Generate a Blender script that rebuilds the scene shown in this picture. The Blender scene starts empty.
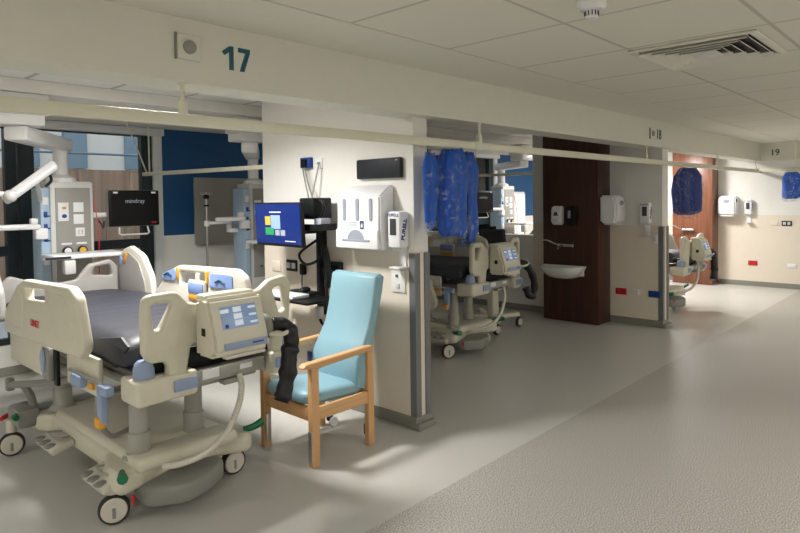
import bpy, bmesh, math, random
from mathutils import Matrix, Vector, noise
random.seed(7)
R = math.radians
SC = bpy.context.scene
COL = SC.collection

# ------------------------------------------------------------------ materials
def lin(c):
    return tuple(((v/255)/12.92 if v/255 <= .04045 else ((v/255+.055)/1.055)**2.4) for v in c)
MATS = {}
def M(name, rgb, rough=.5, metal=0, var=.03, scale=12, bump=0, bscale=60, emit=0, emitc=None, coat=0):
    m = bpy.data.materials.new(name); m.use_nodes = True
    nt = m.node_tree; N = nt.nodes; L = nt.links
    b = N['Principled BSDF']
    b.inputs['Roughness'].default_value = rough; b.inputs['Metallic'].default_value = metal
    c = lin(rgb)
    if var or bump:
        tc = N.new('ShaderNodeTexCoord'); nz = N.new('ShaderNodeTexNoise')
        nz.inputs['Scale'].default_value = scale; nz.inputs['Detail'].default_value = 3
        L.new(tc.outputs['Object'], nz.inputs['Vector'])
        rp = N.new('ShaderNodeMapRange'); rp.inputs['To Min'].default_value = 1-var; rp.inputs['To Max'].default_value = 1+var
        L.new(nz.outputs['Fac'], rp.inputs['Value'])
        mx = N.new('ShaderNodeVectorMath'); mx.operation = 'SCALE'; mx.inputs[0].default_value = c
        L.new(rp.outputs['Result'], mx.inputs['Scale']); L.new(mx.outputs['Vector'], b.inputs['Base Color'])
        if bump:
            n2 = N.new('ShaderNodeTexNoise'); n2.inputs['Scale'].default_value = bscale; n2.inputs['Detail'].default_value = 4
            L.new(tc.outputs['Object'], n2.inputs['Vector'])
            bp = N.new('ShaderNodeBump'); bp.inputs['Strength'].default_value = bump; bp.inputs['Distance'].default_value = .01
            L.new(n2.outputs['Fac'], bp.inputs['Height']); L.new(bp.outputs['Normal'], b.inputs['Normal'])
    else:
        b.inputs['Base Color'].default_value = (*c, 1)
    if emit:
        b.inputs['Emission Color'].default_value = (*lin(emitc or rgb), 1); b.inputs['Emission Strength'].default_value = emit
    if coat: b.inputs['Coat Weight'].default_value = coat
    MATS[name] = m
    return m

def wood(name, ca, cb, sc, rough=.45, axis='z'):
    m = M(name, ca, rough, var=0); nt = m.node_tree; N = nt.nodes; L = nt.links; b = N['Principled BSDF']
    tc = N.new('ShaderNodeTexCoord'); mp = N.new('ShaderNodeMapping')
    s = [sc, sc, sc]; s['xyz'.index(axis)] = sc*.06; mp.inputs['Scale'].default_value = s
    L.new(tc.outputs['Object'], mp.inputs['Vector'])
    nz = N.new('ShaderNodeTexNoise'); nz.inputs['Scale'].default_value = 1; nz.inputs['Detail'].default_value = 5; nz.inputs['Distortion'].default_value = .6
    L.new(mp.outputs['Vector'], nz.inputs['Vector'])
    cr = N.new('ShaderNodeValToRGB'); cr.color_ramp.elements[0].position = .3; cr.color_ramp.elements[1].position = .7
    cr.color_ramp.elements[0].color = (*lin(ca), 1); cr.color_ramp.elements[1].color = (*lin(cb), 1)
    L.new(nz.outputs['Fac'], cr.inputs['Fac']); L.new(cr.outputs['Color'], b.inputs['Base Color'])
    return m

def speckle(name, base, dark, light, scale, rough, amt=.5):
    m = M(name, base, rough, var=0); nt = m.node_tree; N = nt.nodes; L = nt.links; b = N['Principled BSDF']
    tc = N.new('ShaderNodeTexCoord')
    nz = N.new('ShaderNodeTexNoise'); nz.inputs['Scale'].default_value = scale; nz.inputs['Detail'].default_value = 2
    L.new(tc.outputs['Object'], nz.inputs['Vector'])
    cr = N.new('ShaderNodeValToRGB'); e = cr.color_ramp.elements
    e[0].position = .38; e[0].color = (*lin(dark), 1); e[1].position = .62; e[1].color = (*lin(light), 1)
    k = e.new(.5); k.color = (*lin(base), 1)
    L.new(nz.outputs['Fac'], cr.inputs['Fac'])
    n2 = N.new('ShaderNodeTexNoise'); n2.inputs['Scale'].default_value = 1.3
    L.new(tc.outputs['Object'], n2.inputs['Vector'])
    rp = N.new('ShaderNodeMapRange'); rp.inputs['To Min'].default_value = .96; rp.inputs['To Max'].default_value = 1.03
    L.new(n2.outputs['Fac'], rp.inputs['Value'])
    mx = N.new('ShaderNodeVectorMath'); mx.operation = 'SCALE'
    L.new(cr.outputs['Color'], mx.inputs[0]); L.new(rp.outputs['Result'], mx.inputs['Scale']); L.new(mx.outputs['Vector'], b.inputs['Base Color'])
    return m

def tiles(name, rgb, px, py, ox, oy, w=.012, groove=.86):
    """square lay-in ceiling tiles with a T-bar line between them"""
    m = M(name, rgb, .9, var=0); nt = m.node_tree; N = nt.nodes; L = nt.links; b = N['Principled BSDF']
    tc = N.new('ShaderNodeTexCoord'); sp = N.new('ShaderNodeSeparateXYZ'); L.new(tc.outputs['Object'], sp.inputs[0])
    def math_(op, a, v=None, l=None):
        n = N.new('ShaderNodeMath'); n.operation = op; L.new(a, n.inputs[0])
        if v is not None: n.inputs[1].default_value = v
        if l is not None: L.new(l, n.inputs[1])
        return n.outputs[0]
    fs = []
    for o, p, k in ((ox, px, 'X'), (oy, py, 'Y')):
        a = math_('SUBTRACT', sp.outputs[k], o); a = math_('DIVIDE', a, p); a = math_('ADD', a, .5)
        a = math_('FRACT', a); a = math_('SUBTRACT', a, .5); a = math_('ABSOLUTE', a); a = math_('MULTIPLY', a, p)
        fs.append(math_('LESS_THAN', a, w))
    g = math_('MAXIMUM', fs[0], l=fs[1])
    n1 = N.new('ShaderNodeTexNoise'); n1.inputs['Scale'].default_value = 90; L.new(tc.outputs['Object'], n1.inputs['Vector'])
    mx = N.new('ShaderNodeMix'); mx.data_type = 'RGBA'; L.new(g, mx.inputs['Factor'])
    c = lin(rgb); mx.inputs['A'].default_value = (*c, 1); mx.inputs['B'].default_value = (*[v*groove for v in c], 1)
    L.new(mx.outputs['Result'], b.inputs['Base Color'])
    bp = N.new('ShaderNodeBump'); bp.inputs['Strength'].default_value = .08; L.new(n1.outputs['Fac'], bp.inputs['Height']); L.new(bp.outputs['Normal'], b.inputs['Normal'])
    return m

def film(name, amt=.22, tint=(235, 240, 245)):
    m = bpy.data.materials.new(name); m.use_nodes = True; nt = m.node_tree; N = nt.nodes; L = nt.links
    N.remove(N['Principled BSDF']); out = N['Material Output']
    t = N.new('ShaderNodeBsdfTransparent'); t.inputs[0].default_value = (*lin((245, 247, 250)), 1)
    g = N.new('ShaderNodeBsdfPrincipled'); g.inputs['Base Color'].default_value = (*lin(tint), 1); g.inputs['Roughness'].default_value = .16
    tc = N.new('ShaderNodeTexCoord'); nz = N.new('ShaderNodeTexNoise'); nz.inputs['Scale'].default_value = 14; nz.inputs['Detail'].default_value = 4; nz.inputs['Distortion'].default_value = 1.5
    L.new(tc.outputs['Object'], nz.inputs['Vector'])
    rp = N.new('ShaderNodeMapRange'); rp.inputs['From Min'].default_value = .52; rp.inputs['From Max'].default_value = .75; rp.inputs['To Min'].default_value = amt*.1; rp.inputs['To Max'].default_value = amt*2.2
    L.new(nz.outputs['Fac'], rp.inputs['Value'])
    bp = N.new('ShaderNodeBump'); bp.inputs['Strength'].default_value = .9; bp.inputs['Distance'].default_value = .03; L.new(nz.outputs['Fac'], bp.inputs['Height']); L.new(bp.outputs['Normal'], g.inputs['Normal'])
    x = N.new('ShaderNodeMixShader'); L.new(rp.outputs['Result'], x.inputs[0]); L.new(t.outputs[0], x.inputs[1]); L.new(g.outputs[0], x.inputs[2]); L.new(x.outputs[0], out.inputs[0])
    MATS[name] = m; return m

def glass(name, tint=(230, 234, 235), fac=.08):
    m = bpy.data.materials.new(name); m.use_nodes = True; nt = m.node_tree; N = nt.nodes; L = nt.links
    N.remove(N['Principled BSDF']); out = N['Material Output']
    t = N.new('ShaderNodeBsdfTransparent'); t.inputs[0].default_value = (*lin(tint), 1)
    g = N.new('ShaderNodeBsdfGlossy'); g.inputs['Roughness'].default_value = .02
    fr = N.new('ShaderNodeFresnel'); fr.inputs['IOR'].default_value = 1.4
    x = N.new('ShaderNodeMixShader'); L.new(fr.outputs[0], x.inputs[0]); L.new(t.outputs[0], x.inputs[1]); L.new(g.outputs[0], x.inputs[2]); L.new(x.outputs[0], out.inputs[0])
    MATS[name] = m; return m

WHITE = M('wall paint white', (232, 230, 224), .55, bump=.02, bscale=220)
CREAM = M('wall cladding cream', (228, 217, 201), .35)
BEAMP = M('bulkhead paint', (222, 221, 209), .6)
BLUEW = M('wall paint deep blue', (2, 76, 128), .5)
FLOORA = speckle('bay vinyl', (198, 196, 189), (193, 191, 184), (203, 201, 194), 160, .30)
FLOORB = speckle('corridor speckled vinyl', (176, 172, 164), (132, 128, 121), (216, 213, 206), 135, .4)
SKIRT = M('grey coved skirting', (134, 133, 124), .4)
CTILE = tiles('corridor ceiling tile', (224, 222, 210), .806, .78, .595, 2.385-.78*4, .011, .72)
BTILE = tiles('bay ceiling tile', (232, 232, 230), .64, .64, 1.55, 5.33, .018, .6)
SOFFIT = M('ceiling plaster', (230, 228, 222), .7)
GUARD = M('corner guard grey', (112, 114, 116), .38)
WALNUT = wood('walnut laminate', (50, 25, 17), (80, 44, 30), 22, .35)
WALNUT2 = wood('chestnut laminate', (104, 62, 44), (138, 88, 64), 22, .35)
BEECH = wood('beech', (204, 154, 102), (220, 174, 124), 18, .4)
BEECHX = wood('beech lengthways', (206, 158, 106), (222, 178, 128), 18, .4, 'x')
TEAL = M('pale teal vinyl', (136, 174, 187), .42, var=.04, scale=6, bump=.05, bscale=200)
BEDC = M('bed cream plastic', (212, 207, 188), .38)
BEDW = M('bed pale plastic', (208, 203, 190), .35)
BEDG = M('bed grey plastic', (138, 138, 132), .42)
BEDP = M('bed inner grey panel', (150, 147, 143), .45)
BEDB = M('bed blue grey plastic', (142, 160, 190), .4)
BEDM = M('bed painted steel', (166, 165, 155), .4, .1)
CHAR = M('mattress charcoal', (44, 45, 54), .5, var=.1, scale=5, bump=.25, bscale=9)
BLACK = M('black plastic', (22, 23, 25), .4)
BLKF = M('black hose cover', (17, 18, 21), .5, var=.2, scale=20, bump=.5, bscale=25)
DARKP = M('dark slate plastic', (44, 47, 52), .5)
RUBBER = M('dark rubber', (38, 38, 40), .6)
GREEN = M('green lever plastic', (0, 108, 66), .4)
RED = M('red plastic', (196, 24, 34), .4)
BLUEP = M('blue plastic', (22, 62, 140), .4)
ORANGE = M('orange label', (226, 160, 50), .45)
LBLUE = M('pale blue label', (138, 162, 214), .4)
SCRB = M('pale screen', (140, 165, 205), .25, var=0, emit=.12)
SCRW = M('pale screen key', (215, 225, 240), .25, var=0, emit=.25)
SCRD = M('deep blue screen', (12, 36, 100), .25, var=0, emit=.12, emitc=(10, 50, 150))
SCRG = M('screen green', (40, 140, 80), .2, var=0, emit=.25)
SCRY = M('screen yellow', (205, 165, 60), .2, var=0, emit=.25)
SCRK = M('dark screen', (7, 8, 10), .3, var=0)
STEEL = M('brushed steel', (190, 190, 188), .3, 1)
CHROME = M('chrome', (215, 215, 215), .1, 1)
PWHITE = M('white plastic', (236, 236, 238), .3)
PGREY = M('pendant light grey', (212, 212, 210), .4)
PANELG = M('pendant grey panel', (152, 150, 144), .45)
PBLUE = M('pendant pale blue strip', (168, 192, 214), .4)
NAVY = M('navy print', (36, 44, 130), .4)
CLEAR = M('grey lens', (160, 165, 178), .2)
SMOKE = M('dark lens', (70, 72, 74), .15)
FRAME = M('window frame dark teal', (20, 40, 48), .45)
FRAMEW = M('window frame white', (225, 228, 230), .45)
RAILM = M('curtain rail enamel', (222, 220, 200), .3)
FABRIC = M('blue curtain cloth', (10, 84, 184), .6, var=.18, scale=14, bump=.3, bscale=40)
FABRICD = M('navy curtain cloth', (14, 42, 120), .6, var=.18, scale=14, bump=.3, bscale=40)
FILM = film('clear polythene', .17)
GLASS = glass('window glass')
CERAM = M('white ceramic', (228, 228, 222), .12, coat=.5)
SIGN = M('teal sign vinyl', (8, 84, 100), .45, var=0)
SIGND = M('dark sign vinyl', (40, 62, 66), .45, var=0)
CLADW = M('outer pale panel', (205, 204, 198), .5)
CLADB = M('outer blue panel', (112, 134, 150), .4)
SLATS = wood('outer timber cladding', (124, 100, 84), (164, 138, 116), 10, .6)
PAVE = M('outer paving', (180, 185, 190), .7)
LAMP = M('light diffuser', (255, 252, 244), .5, var=0, emit=14, emitc=(255, 247, 232))
TEXTG = M('screen lettering', (150, 160, 170), .3, var=0, emit=.25)

for n_ in ('black plastic', 'dark screen', 'dark slate plastic'):
    MATS[n_].node_tree.nodes['Principled BSDF'].inputs['Specular IOR Level'].default_value = .22

# ------------------------------------------------------------------ mesh builder
def fillet(pts, r, n=5):
    out = []; k = len(pts)
    rr = r if isinstance(r, (list, tuple)) else [r]*k
    for i in range(k):
        p = Vector(pts[i]); a = Vector(pts[i-1])-p; b = Vector(pts[(i+1) % k])-p
        if rr[i] <= 0: out.append(p); continue
        an = a.angle(b); t = min(rr[i]/math.tan(an/2), a.length*.49, b.length*.49)
        p0 = p+a.normalized()*t; p1 = p+b.normalized()*t
        for j in range(n+1):
            s = j/n; out.append(p0*(1-s)**2+p*2*s*(1-s)+p1*s*s)
    return out
def mapM(o, u, v):
    u = Vector(u).normalized(); v = Vector(v).normalized(); w = u.cross(v)
    m = Matrix((u, v, w)).transposed().to_4x4(); m.translation = Vector(o); return m
def FRONT(o): return mapM(o, (1, 0, 0), (0, 0, 1))       # reads from -Y
def LEFTF(o): return mapM(o, (0, -1, 0), (0, 0, 1))      # reads from -X
def TOPF(o): return mapM(o, (1, 0, 0), (0, 1, 0))
def catmull(pts, n=6):
    P = [Vector(p) for p in pts]
    if len(P) < 3: return P
    out = []
    for i in range(len(P)-1):
        p0 = P[max(i-1, 0)]; p1 = P[i]; p2 = P[i+1]; p3 = P[min(i+2, len(P)-1)]
        for j in range(n):
            t = j/n; out.append(.5*((2*p1)+(p2-p0)*t+(2*p0-5*p1+4*p2-p3)*t*t+(3*p1-p0-3*p2+p3)*t**3))
    out.append(P[-1]); return out

class MB:
    def __init__(s): s.bm = bmesh.new()
    def add(s, tb, mtx=None, mi=0):
        if mtx is not None: bmesh.ops.transform(tb, matrix=mtx, verts=tb.verts)
        for f in tb.faces: f.material_index = mi
        me = bpy.data.meshes.new('tmp'); tb.to_mesh(me); tb.free()
        s.bm.from_mesh(me); bpy.data.meshes.remove(me); return s
    def addmesh(s, me, mtx=None, mi=0):
        tb = bmesh.new(); tb.from_mesh(me); bpy.data.meshes.remove(me); return s.add(tb, mtx, mi)
    def box(s, c, d, bev=0, rot=None, mi=0, seg=2):
        tb = bmesh.new(); bmesh.ops.create_cube(tb, size=1)
        bmesh.ops.scale(tb, vec=d, verts=tb.verts)
        if bev: bmesh.ops.bevel(tb, geom=list(tb.edges), offset=min(bev, min(d)*.45), segments=seg, profile=.5, affect='EDGES')
        m = Matrix.Translation(c)
        if rot is not None: m = m @ (rot if isinstance(rot, Matrix) else Matrix.Rotation(rot[0], 4, rot[1]))
        return s.add(tb, m, mi)
    def bx(s, x0, x1, y0, y1, z0, z1, bev=0, mi=0):
        return s.box(((x0+x1)/2, (y0+y1)/2, (z0+z1)/2), (abs(x1-x0), abs(y1-y0), abs(z1-z0)), bev, mi=mi)
    def cyl(s, p0, p1, r, r1=None, n=18, bev=0, mi=0):
        p0 = Vector(p0); p1 = Vector(p1); d = p1-p0
        tb = bmesh.new(); bmesh.ops.create_cone(tb, cap_ends=True, segments=n, radius1=r, radius2=r if r1 is None else r1, depth=d.length)
        if bev:
            ed = [e for e in tb.edges if abs(e.verts[0].co.z-e.verts[1].co.z) < 1e-6]
            bmesh.ops.bevel(tb, geom=ed, offset=bev, segments=2, affect='EDGES')
        q = Vector((0, 0, 1)).rotation_difference(d.normalized()).to_matrix().to_4x4()
        return s.add(tb, Matrix.Translation((p0+p1)/2) @ q, mi)
    def sph(s, c, r, sc=(1, 1, 1), n=14, mi=0):
        tb = bmesh.new(); bmesh.ops.create_uvsphere(tb, u_segments=n, v_segments=n//2+2, radius=r)
        return s.add(tb, Matrix.Translation(c) @ Matrix.Diagonal((*sc, 1)), mi)
    def tube(s, pts, r, n=8, smooth=True, mi=0, sub=6):
        P = catmull(pts, sub) if smooth else [Vector(p) for p in pts]
        rad = r if callable(r) else (lambda t: r)
        tb = bmesh.new(); rings = []; up = None
        for i, p in enumerate(P):
            d = (P[min(i+1, len(P)-1)]-P[max(i-1, 0)]).normalized()
            if up is None: up = d.orthogonal().normalized()
            up = (up-d*up.dot(d)).normalized(); sd = d.cross(up)
            rr = rad(i/(len(P)-1))
            rings.append([tb.verts.new(p+(up*math.cos(2*math.pi*k/n)+sd*math.sin(2*math.pi*k/n))*rr) for k in range(n)])
        for a, b in zip(rings, rings[1:]):
            for k in range(n): tb.faces.new((a[k], a[(k+1) % n], b[(k+1) % n], b[k]))
        tb.faces.new(rings[0][::-1]); tb.faces.new(rings[-1])
        return s.add(tb, None, mi)
    def lathe(s, prof, c=(0, 0, 0), n=24, mtx=None, mi=0):
        tb = bmesh.new(); rings = []
        for r, z in prof:
            rings.append([tb.verts.new((r*math.cos(2*math.pi*k/n), r*math.sin(2*math.pi*k/n), z)) for k in range(n)])
        for a, b in zip(rings, rings[1:]):
            for k in range(n): tb.faces.new((a[k], a[(k+1) % n], b[(k+1) % n], b[k]))
        tb.faces.new(rings[0][::-1]); tb.faces.new(rings[-1])
        m = Matrix.Translation(c)
        return s.add(tb, m @ mtx if mtx is not None else m, mi)
    def board(s, outer, holes, th, bev, mtx, mi=0):
        cu = bpy.data.curves.new('tmpc', 'CURVE'); cu.dimensions = '2D'; cu.fill_mode = 'BOTH'
        cu.extrude = max(th/2-bev, .0005); cu.bevel_depth = bev; cu.bevel_resolution = 2; cu.offset = -bev
        for lp in [outer]+list(holes):
            sp = cu.splines.new('POLY'); sp.points.add(len(lp)-1)
            for p, q in zip(sp.points, lp): p.co = (q[0], q[1], 0, 1)
            sp.use_cyclic_u = True
        return s._fromcurve(cu, mtx, mi)
    def text(s, body, size, mtx, ext=.002, mi=0, align='CENTER', bold=0):
        cu = bpy.data.curves.new('tmpt', 'FONT'); cu.body = body; cu.size = size; cu.extrude = ext; cu.align_x = align; cu.align_y = 'CENTER'; cu.offset = bold
        return s._fromcurve(cu, mtx, mi)
    def _fromcurve(s, cu, mtx, mi):
        o = bpy.data.objects.new('tmpo', cu); COL.objects.link(o)
        dg = bpy.context.evaluated_depsgraph_get(); dg.update()
        me = bpy.data.meshes.new_from_object(o.evaluated_get(dg))
        bpy.data.objects.remove(o); bpy.data.curves.remove(cu)
        return s.addmesh(me, mtx, mi)
    def prism(s, poly, th, mtx, bev=0, mi=0):
        tb = bmesh.new(); vs = [tb.verts.new((p[0], p[1], -th/2)) for p in poly]
        f = tb.faces.new(vs); r = bmesh.ops.extrude_face_region(tb, geom=[f])
        bmesh.ops.translate(tb, vec=(0, 0, th), verts=[v for v in r['geom'] if isinstance(v, bmesh.types.BMVert)])
        bmesh.ops.recalc_face_normals(tb, faces=tb.faces)
        if bev: bmesh.ops.bevel(tb, geom=list(tb.edges), offset=bev, segments=2, affect='EDGES')
        return s.add(tb, mtx, mi)
    def build(s, name, mats, parent=None, loc=None, smooth=True, angle=35):
        bmesh.ops.remove_doubles(s.bm, verts=s.bm.verts, dist=1e-6)
        bmesh.ops.recalc_face_normals(s.bm, faces=s.bm.faces)
        me = bpy.data.meshes.new(name)
        if loc is not None: bmesh.ops.translate(s.bm, vec=-Vector(loc), verts=s.bm.verts)
        s.bm.to_mesh(me); s.bm.free()
        if smooth: me.shade_smooth(); me.set_sharp_from_angle(angle=R(angle))
        for m in (mats if isinstance(mats, (list, tuple)) else [mats]): me.materials.append(m)
        o = bpy.data.objects.new(name, me); COL.objects.link(o)
        if loc is not None: o.location = loc
        if parent is not None: o.parent = parent
        return o

def tag(o, label, cat, group=None):
    o['label'] = label; o['category'] = cat
    if group: o['group'] = group
    return o
def thing(name, label, cat, loc, rz=0, group=None):
    o = bpy.data.objects.new(name, None); COL.objects.link(o); o.location = loc; o.rotation_euler = (0, 0, rz); o.empty_display_size = .1
    return tag(o, label, cat, group)
def struct(name, mb, mats, **k):
    o = mb.build(name, mats, smooth=False, **k); o['kind'] = 'structure'; return o
def kids(o): return [c for c in bpy.data.objects if c.parent == o]
def dup(root, loc, label, rz=None, only=None):
    def cp(o, p):
        c = o.copy(); COL.objects.link(c)
        if p is not None: c.parent = p
        for ch in kids(o): cp(ch, c)
        return c
    r = cp(root, None); r.location = loc; r['label'] = label
    if rz is not None: r.rotation_euler = (0, 0, rz)
    return r
TURN = R(-90)          # a wall item whose front (local -Y) looks towards -X

# ------------------------------------------------------------------ key planes
X17, X18, X19 = 3.37, 8.05, 12.80          # faces of the bay partitions (all look towards -X)
YE, YB = 3.0, 7.0                          # ends of the partitions; back wall
BZ = 2.29; CZ = 2.61; TZ = 2.65; LZ = 2.55 # bulkhead underside, corridor ceiling, bay ceiling tiles, lower bay ceiling
BY = 2.88; BY2 = 3.13
XL, XR, YF = -3.2, 12.95, -2.4

# ------------------------------------------------------------------ setting
struct('floor', MB().bx(XL, XR, 2.27, 7.1, -.1, 0).bx(XL, XR, YF, 2.27, -.1, 0, mi=1), [FLOORA, FLOORB])
mb = MB().bx(XL, XR, YF, 2.385, CZ, CZ+.1).bx(XL, XR, 2.385, BY+.01, CZ-.004, CZ+.1, mi=1)
struct('ceiling', mb, [CTILE, BEAMP])
struct('ceiling_bay', MB().bx(XL, XR, BY2-.05, 5.33, TZ, TZ+.1), BTILE)
struct('ceiling_lowered', MB().bx(XL, XR, 5.33, 7.1, LZ, TZ+.1), SOFFIT)
struct('wall_bulkhead', MB().bx(XL, X19, BY, BY2, BZ, TZ+.1).bx(X19-.1, X19, YF, BY, BZ, CZ), BEAMP)
def partition(name, x, y1, low=None, t=.155, YE=YE):
    m = MB().bx(x, x+t, YE, y1, 1.31, TZ+.05).bx(x, x+t, YE, y1, 0, 1.31, mi=1)
    if low: m.bx(x, x+t, y1, YB, 0, low, mi=0)
    return struct(name, m, [WHITE, CREAM])
partition('wall_partition_near', X17, 4.87)
partition('wall_partition_middle', X18, 4.81, 1.13, .19, YE=2.935)
struct('wall_end', MB().bx(X19, X19+.15, YF, 7.1, 1.31, TZ+.05).bx(X19, X19+.15, YF, 7.1, 0, 1.31, mi=1), [WHITE, CREAM])
struct('wall_left', MB().bx(XL-.1, XL, YF, 7.1, 0, TZ+.05), WHITE)
struct('wall_corridor', MB().bx(XL, XR, YF-.1, YF, 0, TZ+.05), WHITE)
# back wall: glazed from X=-1.5..3.5 and 8.25..10.3, blue over white elsewhere
mb = MB()
for a, b in ((XL, -1.5), (3.44, 8.25), (10.36, XR)):
    mb.bx(a, b, YB, YB+.14, 1.3, TZ, mi=1).bx(a, b, YB, YB+.14, 0, 1.3)
for a, b in ((-1.5, 3.44), (8.25, 10.36)):
    mb.bx(a, b, YB, YB+.14, 0, .3).bx(a, b, YB, YB+.14, 2.49, TZ)
struct('wall_back', mb, [WHITE, BLUEW])
def window(n, x0, x1, posts):
    m = MB()
    for a, b in posts: m.bx(a, b, YB+.02, YB+.12, .3, 2.49, .004)
    m.bx(x0, x1, YB+.03, YB+.11, 1.18, 1.28, .004).bx(x0, x1, YB+.03, YB+.11, .3, .36, .004).bx(x0, x1, YB+.03, YB+.11, 2.45, 2.49, .004)
    f = struct('window_%d' % n, m, FRAME)
    MB().bx(x0+.01, x1-.01, YB+.065, YB+.075, .33, 2.46).build('window_pane', GLASS, f)
    MB().bx(x1-.11, x1-.005, YB-.02, YB+.14, .3, 2.5, .004).build('window_reveal', FRAMEW, f)
    MB().bx(x0, x1, YB-.08, YB+.02, 2.46, 2.545, .01).build('blind_box', FRAMEW, f)
window(1, -1.5, 3.44, [(-1.5, -1.4), (.3, .42), (1.84, 1.94), (1.96, 2.10), (3.21, 3.34)])
window(2, 8.25, 10.36, [(8.25, 8.35), (9.1, 9.2), (10.12, 10.25)])
# skirtings
def sk(n, m): struct('baseboard_'+n, m, SKIRT)
t = .012
sk('partition_near', MB().bx(X17-t, X17+.155+t, YE-t, 4.87+t, 0, .09, .006).bx(X17-.02, X17+.175, YE-.05, YE+.02, 0, .05, .012))
sk('partition_middle', MB().bx(X18-t, X18+.19+t, 2.935-t, 4.81+t, 0, .09, .006).bx(X18-.02, X18+.21, 2.885, 2.955, 0, .05, .012).bx(X18-t, X18+.19+t, 4.81, YB, 0, .09))
sk('end', MB().bx(X19-t, X19, YF, YB, 0, .09, .006))
sk('back', MB().bx(XL, XR, YB-t, YB, 0, .09, .006))
# corner guards on the partition ends
k = 0
for x, ye, th in ((X17, YE, .155), (X18, 2.935, .19)):
    for xx, s in ((x, 1), (x+th, -1)):
        k += 1
        m = MB().bx(xx-.006*s, xx+.052*s, ye-.012, ye-.0005, .09, 1.3, .004).bx(xx-.006*s, xx-.0005*s, ye-.008, ye+.05, .09, 1.3, .003)
        struct('trim_%d' % k, m, GUARD)
# outdoors behind the glass
struct('floor_outside', MB().bx(-9, 16, 7.2, 10.6, -.1, 0), PAVE)
m = MB().bx(-9, 16, 10.6, 10.8, 0, 2.24, mi=1).bx(-9, 16, 10.6, 10.8, 2.24, 5.2)
for x in (-6.2, -3.4, -.6, 2.9, 3.6, 4.55, 6.3, 9.4, 12.0, 14.5):
    m.bx(x, x+.34, 10.56, 10.62, 2.26, 4.8, mi=2)
for i in range(60):
    m.bx(-8.9+i*.41, -8.86+i*.41, 10.585, 10.62, .05, 2.22, mi=1)
struct('wall_outside', m, [CLADW, SLATS, CLADB])
m = MB().tube([(-4, 8.1, 2.31), (15, 8.1, 2.31)], .014, smooth=False)
for x in (-3, .9, 2.75, 5, 9, 13): m.cyl((x, 8.1, 0), (x, 8.1, 2.9), .02, n=8)
struct('trim_outside', m, CLADB)

# ------------------------------------------------------------------ bulkhead fittings
def number(txt, x, z, size, mat, label):
    o = MB().text(txt, size, FRONT((0, 0, 0)), .0015, bold=.003).build('bay_number', mat)
    o.location = (x, BY-.0016, z); return tag(o, label, 'sign')
m = MB().board([(-.085, .028), (-.04, .062), (-.016, .062), (-.016, -.062), (-.042, -.062), (-.042, .03), (-.07, .01)], [], .003, .0005, FRONT((0, 0, 0)))
m.board([(.012, .062), (.085, .062), (.085, .042), (.048, -.062), (.02, -.062), (.056, .038), (.012, .038)], [], .003, .0005, FRONT((0, 0, 0)))
o = m.build('bay_number', SIGN); o.location = (1.838, BY-.002, 2.448); tag(o, 'large teal number 17 on the bulkhead over the first bay', 'sign')
number('18', 7.78, 2.44, .165, SIGND, 'dark number 18 on the bulkhead in front of the sink bay')
o = MB().text('19', .15, LEFTF((0, 0, 0)), .0015, bold=.003).build('bay_number', SIGND)
o.location = (X19-.1016, 2.66, 2.43); tag(o, 'small faint number 19 at the far end of the bulkhead', 'sign')
def call_plate(x, z, label):
    t = thing('indicator_plate', label, 'wall plate', (x, BY, z), 0, 'indicator plates on the bulkhead')
    MB().box((0, -.008, 0), (.125, .014, .125), .005).build('plate', BEAMP, t)
    MB().lathe([(.034, 0), (.033, .012), (.022, .02)], (0, -.015, 0), mtx=Matrix.Rotation(R(90), 4, 'X')).build('lens', BEDP, t)
    MB().box((-.068, -.008, 0), (.008, .016, .13), .002).build('side_strip', BEDG, t)
call_plate(1.565, 2.462, 'white square plate with grey round lens left of number 17')
call_plate(7.55, 2.44, 'small square plate with round lens left of number 18')

# ceiling vent
def vent():
    x0, x1, y0, y1 = 3.87, 4.63, .90, 1.63
    cx, cy = (x0+x1)/2, (y0+y1)/2; w, d = x1-x0, y1-y0
    t = thing('ceiling_vent', 'square white louvred air vent set in the corridor ceiling tiles', 'vent', (cx, cy, CZ))
    def ring(a, b, z0, z1, mbb):
        mbb.bx(-a, a, -b, -b+.05, z0, z1, .004).bx(-a, a, b-.05, b, z0, z1, .004).bx(-a, -a+.05, -b+.05, b-.05, z0, z1, .004).bx(a-.05, a, -b+.05, b-.05, z0, z1, .004)
    m = MB(); ring(w/2, d/2, -.014, -.002, m); m.build('frame', BEAMP, t)
    MB().bx(-w/2+.05, w/2-.05, -d/2+.05, d/2-.05, -.003, -.001).build('dark_opening', RUBBER, t)
    # four way pattern of slanted blades
    for kx in range(4):
        a = w/2-.065-kx*.062; b = d/2-.065-kx*.062
        for s in (-1, 1):
            MB().box((0, s*b, -.016), (2*a, .004, .042), 0, (s*R(48), 'X')).build('blade', BEAMP, t)
            MB().box((s*a, 0, -.016), (.004, 2*b, .042), 0, (-s*R(48), 'Y')).build('blade', BEAMP, t)
    MB().box((0, 0, -.02), (.2, .14, .006), .003).build('centre_plate', PGREY, t)
vent()
t = thing('smoke_detector', 'white round smoke detector hanging under the corridor ceiling', 'smoke detector', (2.76, 1.33, CZ))
MB().lathe([(.066, -.001), (.066, -.03), (.056, -.045)]).build('base', PWHITE, t)
m = MB().lathe([(.03, -.044), (.03, -.075), (.022, -.083)]); m.build('sensor_head', PWHITE, t)
m = MB()
for a in range(12): m.box((.031*math.cos(a*.5236), .031*math.sin(a*.5236), -.06), (.004, .004, .022))
m.build('sensor_slots', DARKP, t)

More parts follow.
